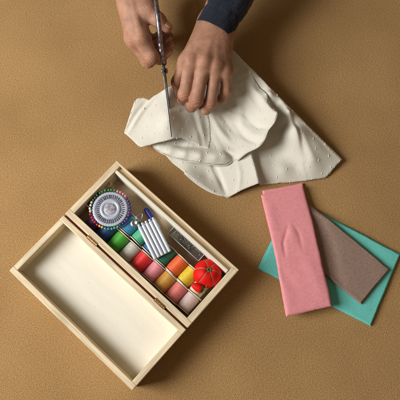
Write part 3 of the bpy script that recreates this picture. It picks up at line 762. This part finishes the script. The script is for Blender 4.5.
# woven dots: raised tufts in a staggered grid, part of the cloth
def tufts(vv, zf, out, mb, ang_=-.5, seed=0, clear=None):
    rr = random.Random(seed); o = np.array([P(*p)[:2] for p in out])
    def inside(q_):
        c = False
        for i in range(len(o)):
            a, b = o[i], o[i - 1]
            if (a[1] > q_[1]) != (b[1] > q_[1]) and q_[0] < (b[0] - a[0]) * (q_[1] - a[1]) / (b[1] - a[1]) + a[0]: c = not c
        return c
    for i in range(-20, 20):
        for j in range(-20, 20):
            g = V3((i * 13.5 + (j % 2) * 6.7, j * 9.2, 0)); ca, sa = math.cos(ang_), math.sin(ang_)
            x = 30 + g[0] * ca - g[1] * sa + rr.uniform(-.8, .8); y = 70 + g[0] * sa + g[1] * ca + rr.uniform(-.8, .8)
            if not inside((x, y)): continue
            if clear is not None and clear(x, y): continue
            e = .6; z = float(zf(np.array([x]), np.array([y]))[0]); zx = float(zf(np.array([x + e]), np.array([y]))[0]); zy = float(zf(np.array([x]), np.array([y + e]))[0])
            nn = nrm((-(zx - z) / e, -(zy - z) / e, 1)); a = 1.9 + rr.uniform(-.5, .5)
            t_ = V3((math.cos(a), math.sin(a), 0)); t_ = nrm(t_ - nn * (t_ @ nn)); b_ = np.cross(nn, t_)
            p = V3((x, y, z)) - nn * .12
            L_ = rr.uniform(.7, 1.4)
            path = [p - t_ * L_, p - t_ * L_ * .4 + b_ * .35 + nn * .25, p + t_ * L_ * .4 + b_ * .1 + nn * .3, p + t_ * L_ - b_ * .5]
            mb.add(*tube(smooth_path(path, 3), np.array([.15, .3, .4, .44, .45, .44, .42, .38, .3, .15]) * rr.uniform(.6, 1.0), 6))
            if rr.random() < .5: mb.add(*tube([p + t_ * L_, p + t_ * (L_ + .4) - b_ * .7 + nn * .3, p + t_ * (L_ + .2) - b_ * 1.3 + nn * .15], [.2, .15, .1], 5))
tm = MB()
def covered(*outs):
    polys = [np.array([P(*p)[:2] for p in o_]) for o_ in outs]
    def f(x, y):
        for fo in polys:
            c = False
            for i in range(len(fo)):
                a, b = fo[i], fo[i - 1]
                if (a[1] > y) != (b[1] > y) and x < (b[0] - a[0]) * (y - a[1]) / (b[1] - a[1]) + a[0]: c = not c
            if c: return True
        return False
    return f
tufts(vm, z_main, main_out, tm, -.35, 1, covered(flap_out, up_out)); tufts(vu, z_up, up_out, tm, -.1, 3, covered(flap_out)); tufts(vf, z_flap, flap_out, tm, .2, 2)
fr = MB(); rf_ = random.Random(9)
def fray(out, zf, i0, i1, n_):
    o_ = smooth_path([[*P(*p)[:2], 0] for p in out[i0:i1]], 10)
    for _ in range(n_):
        i = rf_.randrange(1, len(o_) - 1); t_ = nrm(o_[i + 1] - o_[i - 1]); nn = V3((-t_[1], t_[0], 0)); 
        if nn @ (o_.mean(0) - o_[i]) > 0: nn = -nn
        c = o_[i] - nn * .8; z = float(zf(np.array([c[0]]), np.array([c[1]]))[0])
        l = rf_.uniform(.5, 1.7); a = rf_.uniform(-.8, .8)
        p0 = V3((c[0], c[1], z)); d_ = nn * math.cos(a) + t_ * math.sin(a)
        fr.add(*tube([p0, p0 + d_ * l * .6 + bz * rf_.uniform(-.1, .3), p0 + d_ * l + t_ * rf_.uniform(-.6, .6) + bz * rf_.uniform(-.5, .5)], [.1, .08, .05], 4))
fray(main_out, z_main, 2, 16, 90); fray(flap_out, z_flap, 0, 7, 14); fray(flap_out, z_flap, 18, 25, 24)
fr.build('frayed_edge', M_cream, cloth)['kind'] = 'stuff'
tm.build('woven_dots', M_tuft, cloth)

# ------------------------------------------------------------------ scissors, on edge in the cutting hand
def SP(y, h, off=0.0):
    p = P(154 + (y + 15) * .12, y, h); return p
s_side = nrm(np.cross(SP(0, 40) - SP(100, 40), SP(50, 60) - SP(50, 20)))
if s_side[0] < 0: s_side = -s_side
piv = SP(71, 42)
sc_ = thing('scissors', 'ornate silver embroidery scissors cutting into the cream cloth', 'scissors', piv)
def plate(outl, off, th):
    a = np.array([SP(y, h) for y, h in outl]) - piv; n = len(a)
    v = np.concatenate([a + s_side * (off - th / 2), a + s_side * (off + th / 2)])
    f = [tuple(range(n)), tuple(reversed(range(n, 2 * n)))] + [(i, i + n, (i + 1) % n + n, (i + 1) % n) for i in range(n)]
    return v, f
def bolt_path(pts, off): return smooth_path([SP(y, h) - piv + s_side * off for y, h in pts], 8)
blade_u = [(60, 46), (66, 48.5), (76, 48), (100, 43.5), (120, 38), (137, 32), (136, 31.3), (118, 34), (98, 38), (78, 41), (66, 40), (60, 42)]
blade_l = [(60, 40), (66, 38), (76, 36.5), (92, 29), (106, 22), (122, 13.5), (123, 14.5), (108, 25), (94, 33), (80, 40.5), (68, 44), (60, 44)]
MB().add(*plate(blade_u, -.75, 1.3)).build('blade', M_steel, sc_, smooth=False, bevel=.25)
MB().add(*plate(blade_l, .75, 1.3)).build('blade', M_steel, sc_, smooth=False, bevel=.25)
def ring(yc, hc, a, b, tilt_):
    out = []
    for k in range(48):
        q = 2 * math.pi * k / 48; y = a * math.cos(q); h = b * math.sin(q)
        out.append(SP(yc + y * math.cos(tilt_) - h * math.sin(tilt_), hc + y * math.sin(tilt_) + h * math.cos(tilt_)) - piv)
    return out
def orn(n, base, amp, fr): return [base + amp * abs(math.sin(i * fr)) for i in range(n)]
for off, pts, rg in ((-.6, [(64, 44), (56, 50), (48, 55), (40, 60)], (14, 66, 27, 12.5, -.12)), (.6, [(64, 41), (58, 38), (54, 35), (50, 32)], (22, 28, 29, 13, .06))):
    hb = MB(); p = bolt_path(pts, off); hb.add(*tube(p, orn(len(p), 2.4, .45, .6), 10))
    r_ = ring(*rg); hb.add(*tube(r_, orn(48, 2.15, .2, .6), 10, closed=True, up=tuple(s_side)))
    for k in range(0, 7):
        hb.add(*ellipsoid(p[2 + k * 3] + s_side * off, 2.0, 1.5, 2.0, 10, 7))
    hb.build('handle', M_silver, sc_)
v, f = lathe([(0, 3.6), (1.6, 3.4), (2.5, 2.6), (2.6, 1.4), (1.2, 1.2), (1.2, -1.6), (2.4, -1.7), (2.3, -2.6), (0, -2.9)], 20)
az = s_side; ax_ = nrm(SP(90, 42) - SP(60, 42)); R3 = np.array([ax_, np.cross(az, ax_), az])
MB().add(v @ R3 + (SP(71, 43) - piv), f).build('pivot_screw', M_silver, sc_)

# ------------------------------------------------------------------ hands: one continuous surface each
def surface_nets(D, org, st):
    s = D < 0
    nx, ny, nz = D.shape
    cnt = np.zeros((nx - 1, ny - 1, nz - 1), np.float32); acc = np.zeros((nx - 1, ny - 1, nz - 1, 3), np.float32)
    for axis in range(3):
        sl0 = [slice(None)] * 3; sl1 = [slice(None)] * 3; sl0[axis] = slice(0, -1); sl1[axis] = slice(1, None)
        a = D[tuple(sl0)]; b = D[tuple(sl1)]
        cr = (s[tuple(sl0)] != s[tuple(sl1)])
        idx = np.argwhere(cr); t = a[cr] / (a[cr] - b[cr])
        pos = idx.astype(np.float32); pos[:, axis] += t
        o1, o2 = [k for k in range(3) if k != axis]
        for d1 in (0, -1):
            for d2 in (0, -1):
                c = idx.copy(); c[:, o1] += d1; c[:, o2] += d2
                ok = (c >= 0).all(1) & (c[:, 0] < nx - 1) & (c[:, 1] < ny - 1) & (c[:, 2] < nz - 1)
                np.add.at(cnt, tuple(c[ok].T), 1); np.add.at(acc, tuple(c[ok].T), pos[ok])
    act = cnt > 0; ids = np.full(cnt.shape, -1, np.int64); ids[act] = np.arange(act.sum())
    V = acc[act] / cnt[act][:, None] * st + org
    Fs = []
    for axis in range(3):
        sl0 = [slice(None)] * 3; sl1 = [slice(None)] * 3; sl0[axis] = slice(0, -1); sl1[axis] = slice(1, None)
        cr = s[tuple(sl0)] != s[tuple(sl1)]; idx = np.argwhere(cr); ins = s[tuple(sl0)][cr]
        o1, o2 = (axis + 1) % 3, (axis + 2) % 3
        ok = (idx[:, o1] > 0) & (idx[:, o2] > 0) & (idx[:, o1] < D.shape[o1] - 1) & (idx[:, o2] < D.shape[o2] - 1)
        idx = idx[ok]; ins = ins[ok]
        q = []
        for d1, d2 in ((-1, -1), (0, -1), (0, 0), (-1, 0)):
            c = idx.copy(); c[:, o1] += d1; c[:, o2] += d2; q.append(ids[tuple(c.T)])
        q = np.stack(q, 1); q[~ins] = q[~ins][:, ::-1]; Fs.append(q)
    return V, np.concatenate(Fs)
def smin(a, b, k):
    h = np.maximum(k - np.abs(a - b), 0) / k
    return np.minimum(a, b) - h * h * k * .25
class SDF:
    def __init__(s, lo, hi, st=.68):
        s.st = st; s.lo = np.array(lo, np.float32)
        n = [int((hi[i] - lo[i]) / st) + 1 for i in range(3)]
        s.ax = [s.lo[i] + st * np.arange(n[i], dtype=np.float32) for i in range(3)]; s.n = n
    def blank(s): return np.full(s.n, 60, np.float32)
    def cone(s, D, a, ra, b, rb, k, sub=False, pad=9):
        a = np.array(a, np.float32); b = np.array(b, np.float32); R = max(ra, rb) + pad
        sl = []
        for i in range(3):
            i0 = int(np.clip((min(a[i], b[i]) - R - s.lo[i]) / s.st, 0, s.n[i] - 1)); i1 = int(np.clip((max(a[i], b[i]) + R - s.lo[i]) / s.st + 1, 1, s.n[i])); sl.append(slice(i0, i1))
        X_ = s.ax[0][sl[0]][:, None, None]; Y_ = s.ax[1][sl[1]][None, :, None]; Z_ = s.ax[2][sl[2]][None, None, :]
        d = b - a; L2 = max(float(d @ d), 1e-6)
        t = np.clip(((X_ - a[0]) * d[0] + (Y_ - a[1]) * d[1] + (Z_ - a[2]) * d[2]) / L2, 0, 1)
        q = np.sqrt((X_ - a[0] - t * d[0]) ** 2 + (Y_ - a[1] - t * d[1]) ** 2 + (Z_ - a[2] - t * d[2]) ** 2) - (ra + (rb - ra) * t)
        sl = tuple(sl)
        if sub: D[sl] = -smin(-D[sl], q, k)
        else: D[sl] = smin(D[sl], q, k)
def build_hand(name, palm, fingers, extra, creases, lo, hi, parent, reds):
    sd = SDF(lo, hi)
    pal_ = sd.blank()
    for a, ra, b, rb, k in palm: sd.cone(pal_, a, ra, b, rb, k, pad=14)
    fin = sd.blank()
    for ch in fingers:
        D = sd.blank()
        for (a, ra), (b, rb) in zip(ch, ch[1:]): sd.cone(D, a, ra, b, rb, 2.0)
        # a slight swelling at each joint
        for (a, ra) in ch[1:-1]: sd.cone(D, a, ra * 1.03, a, ra * 1.03, 3)
        fin = smin(fin, D, .9)
    D = smin(pal_, fin, 6.0)
    for a, ra, b, rb, k in extra: sd.cone(D, a, ra, b, rb, k)
    V, Fq = surface_nets(D, sd.lo, sd.st)
    # relax a little to remove grid stepping
    n = len(V)
    for _ in range(4):
        acc = np.zeros_like(V); c = np.zeros(n, np.float32)
        for i in range(4):
            np.add.at(acc, Fq[:, i], V[Fq[:, (i + 1) % 4]]); np.add.at(c, Fq[:, i], 1)
        V = V * .55 + acc / c[:, None] * .45
    def vnorm(V):
        N_ = np.zeros_like(V); fn = np.cross(V[Fq[:, 2]] - V[Fq[:, 0]], V[Fq[:, 3]] - V[Fq[:, 1]])
        for i in range(4): np.add.at(N_, Fq[:, i], fn)
        return N_ / np.maximum(np.linalg.norm(N_, axis=1), 1e-9)[:, None]
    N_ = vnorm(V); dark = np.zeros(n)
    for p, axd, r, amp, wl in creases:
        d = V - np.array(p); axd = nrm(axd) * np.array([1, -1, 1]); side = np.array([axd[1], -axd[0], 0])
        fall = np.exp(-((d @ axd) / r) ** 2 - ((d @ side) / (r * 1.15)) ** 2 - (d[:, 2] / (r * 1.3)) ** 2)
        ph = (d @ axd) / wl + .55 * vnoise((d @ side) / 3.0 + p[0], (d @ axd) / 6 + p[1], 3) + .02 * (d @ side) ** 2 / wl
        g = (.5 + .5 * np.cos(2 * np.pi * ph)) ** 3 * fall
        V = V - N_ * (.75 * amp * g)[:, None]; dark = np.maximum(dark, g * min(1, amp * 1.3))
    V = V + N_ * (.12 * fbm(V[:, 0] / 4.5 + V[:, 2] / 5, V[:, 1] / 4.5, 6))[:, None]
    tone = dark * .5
    for p, r, s_ in reds: tone = np.maximum(tone, s_ * np.exp(-(np.linalg.norm(V - np.array(p), axis=1) / r) ** 2))
    o = MB().add(V, Fq).build(name, M_skin, parent, loc=np.array(parent.location))
    ca = o.data.color_attributes.new('tone', 'FLOAT_COLOR', 'POINT')
    ca.data.foreach_set('color', np.column_stack([tone, tone, tone, np.ones(n)]).astype(np.float32).ravel())
    return o
def nail(a, b, ra, rb, upv, parent, root):
    """nail plate on the back of the end joint from a to b"""
    d = nrm(b - a); upv = nrm(upv - d * (upv @ d)); s_ = np.cross(d, upv); v = []; f = []
    n, m = 9, 7
    L_ = np.linalg.norm(b - a)
    for i in range(n):
        t = .35 + .85 * i / (n - 1); c = a + d * (t * L_); r = (ra + (rb - ra) * min(t, 1)) 
        if t > 1: r *= math.sqrt(max(.2, 1 - ((t - 1) * L_ / rb) ** 2))
        for j in range(m):
            q = (j / (m - 1) - .5) * 1.7 * (1 - .25 * abs(2 * i / (n - 1) - 1) ** 3)
            v.append(c + (upv * math.cos(q) + s_ * math.sin(q)) * (r + .10))
    for i in range(n - 1):
        for j in range(m - 1): f.append((i * m + j, i * m + j + 1, (i + 1) * m + j + 1, (i + 1) * m + j))
    return MB().add(v, f).build('fingernail', M_nail, parent, solid=.3, loc=np.array(root.location))

person = thing('person', 'two hands with navy knit cuff, holding cream cloth and working scissors', 'person', P(175, -60, 45))
Q = lambda x, y, h: np.array(P(x, y, h))
# --- the hand holding the cloth down
wa, wb = Q(208, 22, 49), Q(224, 31, 47)
palm = [(Q(250, -50, 52), 14, Q(217, 24, 49), 10.5, 6), (Q(243, -54, 52), 13, wa, 9.2, 8), (Q(262, -45, 50), 13, wb, 8.8, 8),
        (wa, 9.2, Q(191, 62, 55), 8.2, 8), (Q(213, 26, 50), 9.5, Q(204.5, 62, 57), 8.2, 8), (Q(219, 29, 50), 9.2, Q(216, 66, 54), 7.6, 8), (wb, 8.8, Q(225.5, 71, 49), 6.8, 8),
        (Q(206, 36, 44), 9, Q(196, 58, 44), 8, 8), (Q(222, 40, 42), 8, Q(214, 62, 44), 7, 8),
        (Q(204, 36, 44), 9.2, Q(186, 62, 42), 7.6, 8)]
fi = [[(Q(191, 62, 55), 7.2), (Q(184.8, 94, 42), 6.5), (Q(183.5, 99.5, 26), 5.7), (Q(184.5, 97, 16), 4.7)],
      [(Q(204.5, 62, 57), 7.2), (Q(196.5, 100, 43), 6.6), (Q(191.5, 106, 28), 5.8), (Q(189.5, 103, 17.5), 4.8)],
      [(Q(216, 66, 54), 6.8), (Q(210.5, 103, 37), 6.1), (Q(206, 109, 25), 5.4), (Q(202.5, 107, 18), 4.6)],
      [(Q(225.5, 71, 49), 6.0), (Q(226, 91, 36), 5.3), (Q(222, 99, 25), 4.6), (Q(218, 100, 18.5), 4.0)],
      [(Q(186, 62, 42), 7.4), (Q(177.5, 82, 32), 6.2), (Q(178.5, 96, 20), 5.0)]]
ten = []
for (x0, y0, h0), (x1, y1, h1) in (((210, 28, 56.5), (191, 60, 61.0)), ((214, 30, 58), (204.5, 60, 63.2)), ((218, 31, 57.5), (215.5, 64, 59.8)), ((222, 34, 55.5), (225, 69, 54))):
    ten.append((Q(x0, y0, h0), .8, Q(x1, y1, h1), 2.0, 3.5))
for x, y, h, r in ((191, 61, 58.5, 5.2), (204.5, 61, 60.5, 5.3), (216, 65.5, 57.4, 4.7), (225.5, 70.5, 51.4, 4.2)): ten.append((Q(x, y, h), r, Q(x, y + 2, h), r, 4))
wrk = [(Q(184.4, 97, 48), (.2, 1, 0), 5.5, .55, 2.1), (Q(196, 103.5, 49), (.2, 1, 0), 5.5, .55, 2.1), (Q(210, 106, 42.5), (.2, 1, 0), 5.0, .5, 2.0), (Q(226, 93, 40.5), (0, 1, 0), 4.5, .45, 1.9), (Q(191, 59, 63), (.1, 1, 0), 6.5, .32, 2.4), (Q(204.5, 59, 65), (0, 1, 0), 6.5, .35, 2.4), (Q(216, 63, 61), (-.1, 1, 0), 5.5, .3, 2.3), (Q(177, 80, 38), (.4, 1, 0), 5, .4, 2.2), (Q(213, 38, 60), (.45, 1, 0), 13, .18, 3.6)]
reds = [(Q(184, 99, 46), 9, .45), (Q(195, 107, 46), 10, .45), (Q(209, 110, 40), 9, .45), (Q(226, 95, 38), 7, .4), (Q(177, 84, 32), 12, .75), (Q(191, 60, 63), 6, .25), (Q(204, 61, 65), 6, .25), (Q(216, 66, 61), 5, .2)]
fi = [[(a_, r_ * (.95 if i_ == 0 else .93)) for i_, (a_, r_) in enumerate(c_)] for c_ in fi]
hand1 = build_hand('hand', palm, fi, ten, wrk, (-40, 80, 0), (95, 275, 90), person, reds)
hand1['label'] = 'hand pressing the cloth down, wrist in a navy cuff'
for ch, upv in ((fi[0], (0, -1, .2)), (fi[1], (-.3, -1, .2)), (fi[2], (-.3, -1, .2)), (fi[3], (-.3, -1, .2)), (fi[4], (-1, -.2, .3))):
    nail(ch[-2][0], ch[-1][0], ch[-2][1], ch[-1][1], V3(upv), hand1, person)
# --- the hand working the scissors
palm = [(Q(128, -75, 64), 14, Q(130, -14, 60), 11, 6), (Q(120, -75, 60), 13, Q(124.5, -10, 62), 9.2, 8), (Q(138, -75, 62), 13, Q(137, -12, 60), 9, 8),
        (Q(131, -8, 65), 9.2, Q(141.5, 37, 62), 8.2, 8), (Q(125, -9, 60), 9.4, Q(133.5, 39, 55), 8.0, 8), (Q(129, 5, 62), 8.5, Q(137, 34, 59), 8, 8), (Q(127, -12, 50), 8.8, Q(137, 34, 40), 7.4, 8), (Q(130, -14, 44), 8.2, Q(141, 30, 30), 6.8, 8),
        (Q(137, -12, 62), 9.2, Q(148, 9, 68), 7.8, 8), (Q(131, 4, 63), 8.5, Q(143, 10, 64), 7.5, 9), (Q(133, 14, 62), 8, Q(144, 16, 60), 5.5, 7)]
fi2 = [[(Q(141.5, 37, 62), 7.7), (Q(151.5, 57, 52), 6.8), (Q(159.5, 58, 43), 5.8), (Q(168, 51.5, 42), 4.9)],
       [(Q(133.5, 39, 55), 7.4), (Q(148, 60.5, 43), 6.6), (Q(160, 56, 33), 5.6), (Q(170.5, 45, 36), 4.7)],
       [(Q(137, 34, 40), 6.8), (Q(150, 48, 25), 6.0), (Q(161, 43, 20), 5.2), (Q(169, 36, 24), 4.5)],
       [(Q(141, 30, 30), 6.0), (Q(151, 40, 16), 5.2), (Q(160, 36, 12), 4.6), (Q(167, 30, 14), 4.0)],
       [(Q(148, 9, 68), 7.4), (Q(158.5, 20, 66), 6.4), (Q(167.0, 27.5, 61), 5.2)]]
ten = [(Q(131, -4, 73), .8, Q(141, 34, 69.5), 1.9, 3.5), (Q(125, -4, 68), .8, Q(132.5, 35, 62), 1.8, 3.5), (Q(141.5, 36, 64.5), 5.4, Q(142, 38, 64.5), 5.4, 4), (Q(133, 39, 57.5), 5.2, Q(133.5, 41, 57.5), 5.2, 4), (Q(139, -8, 70), .8, Q(149, 8, 74), 1.6, 3.5)]
wrk = [(Q(149.5, 59, 58), (.7, -1, 0), 5.5, .5, 2.1), (Q(146, 63, 47), (.7, -1, 0), 5, .45, 2.1), (Q(141.5, 36, 70), (.3, -1, 0), 6.5, .3, 2.4), (Q(132.5, 39, 62), (.4, -1, 0), 6, .3, 2.3), (Q(156.5, 19, 72), (1, -1, 0), 5, .4, 2.1), (Q(147, 9, 75), (1, -.9, 0), 7, .2, 2.8)]
reds = [(Q(152, 64, 50), 9, .35), (Q(167, 52, 42), 9, .65), (Q(171, 43, 36), 9, .7), (Q(152, 48, 36), 13, .7), (Q(168, 28, 60), 8, .55), (Q(134, 40, 63), 6, .2), (Q(142, 37, 70), 6, .2), (Q(160, 44, 22), 14, .7)]
hand2 = build_hand('hand', palm, fi2, ten, wrk, (-105, 115, 0), (0, 285, 95), person, reds)
hand2['label'] = 'hand gripping the scissors, thumb through the upper ring'
for ch, upv in ((fi2[0], (.2, -1, .1)), (fi2[1], (.3, -1, .1)), (fi2[2], (.3, -1, -.1)), (fi2[3], (.3, -1, -.3)), (fi2[4], (.5, .25, .8))):
    nail(ch[-2][0], ch[-1][0], ch[-2][1], ch[-1][1], V3(upv), hand2, person)
# --- sleeves
def sleeve(path, rx, rz, cuff, label=None):
    p = smooth_path(path, 14); n = len(p); v = []; f = []; K = 240
    rows = []
    dist = np.r_[0, np.cumsum(np.linalg.norm(np.diff(p, axis=0), axis=1))]
    for i in range(n):
        t = nrm(p[min(i + 1, n - 1)] - p[max(i - 1, 0)]); s_ = nrm(np.cross(t, bz)); u_ = np.cross(s_, t)
        s = dist[i]
        g = 1 + .10 * min(1, s / 60) - (.05 * math.exp(-((s - cuff) / 3.0) ** 2)) + .05 * math.exp(-((s - cuff - 12) / 8) ** 2)
        rib = .42 * (1 - sstep((s - cuff + 1) / 5)) * min(1, .25 + s / 4) + .13
        row = []
        for k in range(K):
            a = 2 * math.pi * k / K
            w_ = rib * (abs(math.cos(a * 34)) - .5) + .9 * fbm(a * 3 + 4, s / 9, 3) * min(1, s / 10) + .3 * fbm(a * 9, s / 3, 4)
            row.append(p[i] + s_ * (rx * g + w_) * math.copysign(abs(math.cos(a)) ** .8, math.cos(a)) + u_ * (rz * g + w_) * math.copysign(abs(math.sin(a)) ** .8, math.sin(a)) + t * (.5 * fbm(a * 1.2, 3, 5) if i < 3 else 0))
        rows.append(row)
    t = nrm(p[1] - p[0]); s_ = nrm(np.cross(t, bz)); u_ = np.cross(s_, t)
    pre = []
    for sh, dt in ((.82, 5), (.90, 1.2), (.94, .15), (.98, -.35)):
        base = rows[0]; pre.append([p[0] + (q_ - p[0]) * sh + t * dt for q_ in base])
    rows = pre + rows
    for r_ in rows: v += r_
    for i in range(len(rows) - 1):
        for k in range(K):
            l = (k + 1) % K; f.append((i * K + k, (i + 1) * K + k, (i + 1) * K + l, i * K + l))
    o = MB().add(v, f).build('sleeve', M_knit, person, loc=np.array(person.location))
    return o
sleeve([Q(213.2, 31, 49), Q(225, 10, 51), Q(240, -16, 55), Q(264, -60, 66), Q(305, -135, 92)], 18.2, 15.5, 20)
sleeve([Q(128.5, -36, 61), Q(128.5, -60, 65), Q(128, -90, 72), Q(127, -150, 90)], 18, 14, 20)
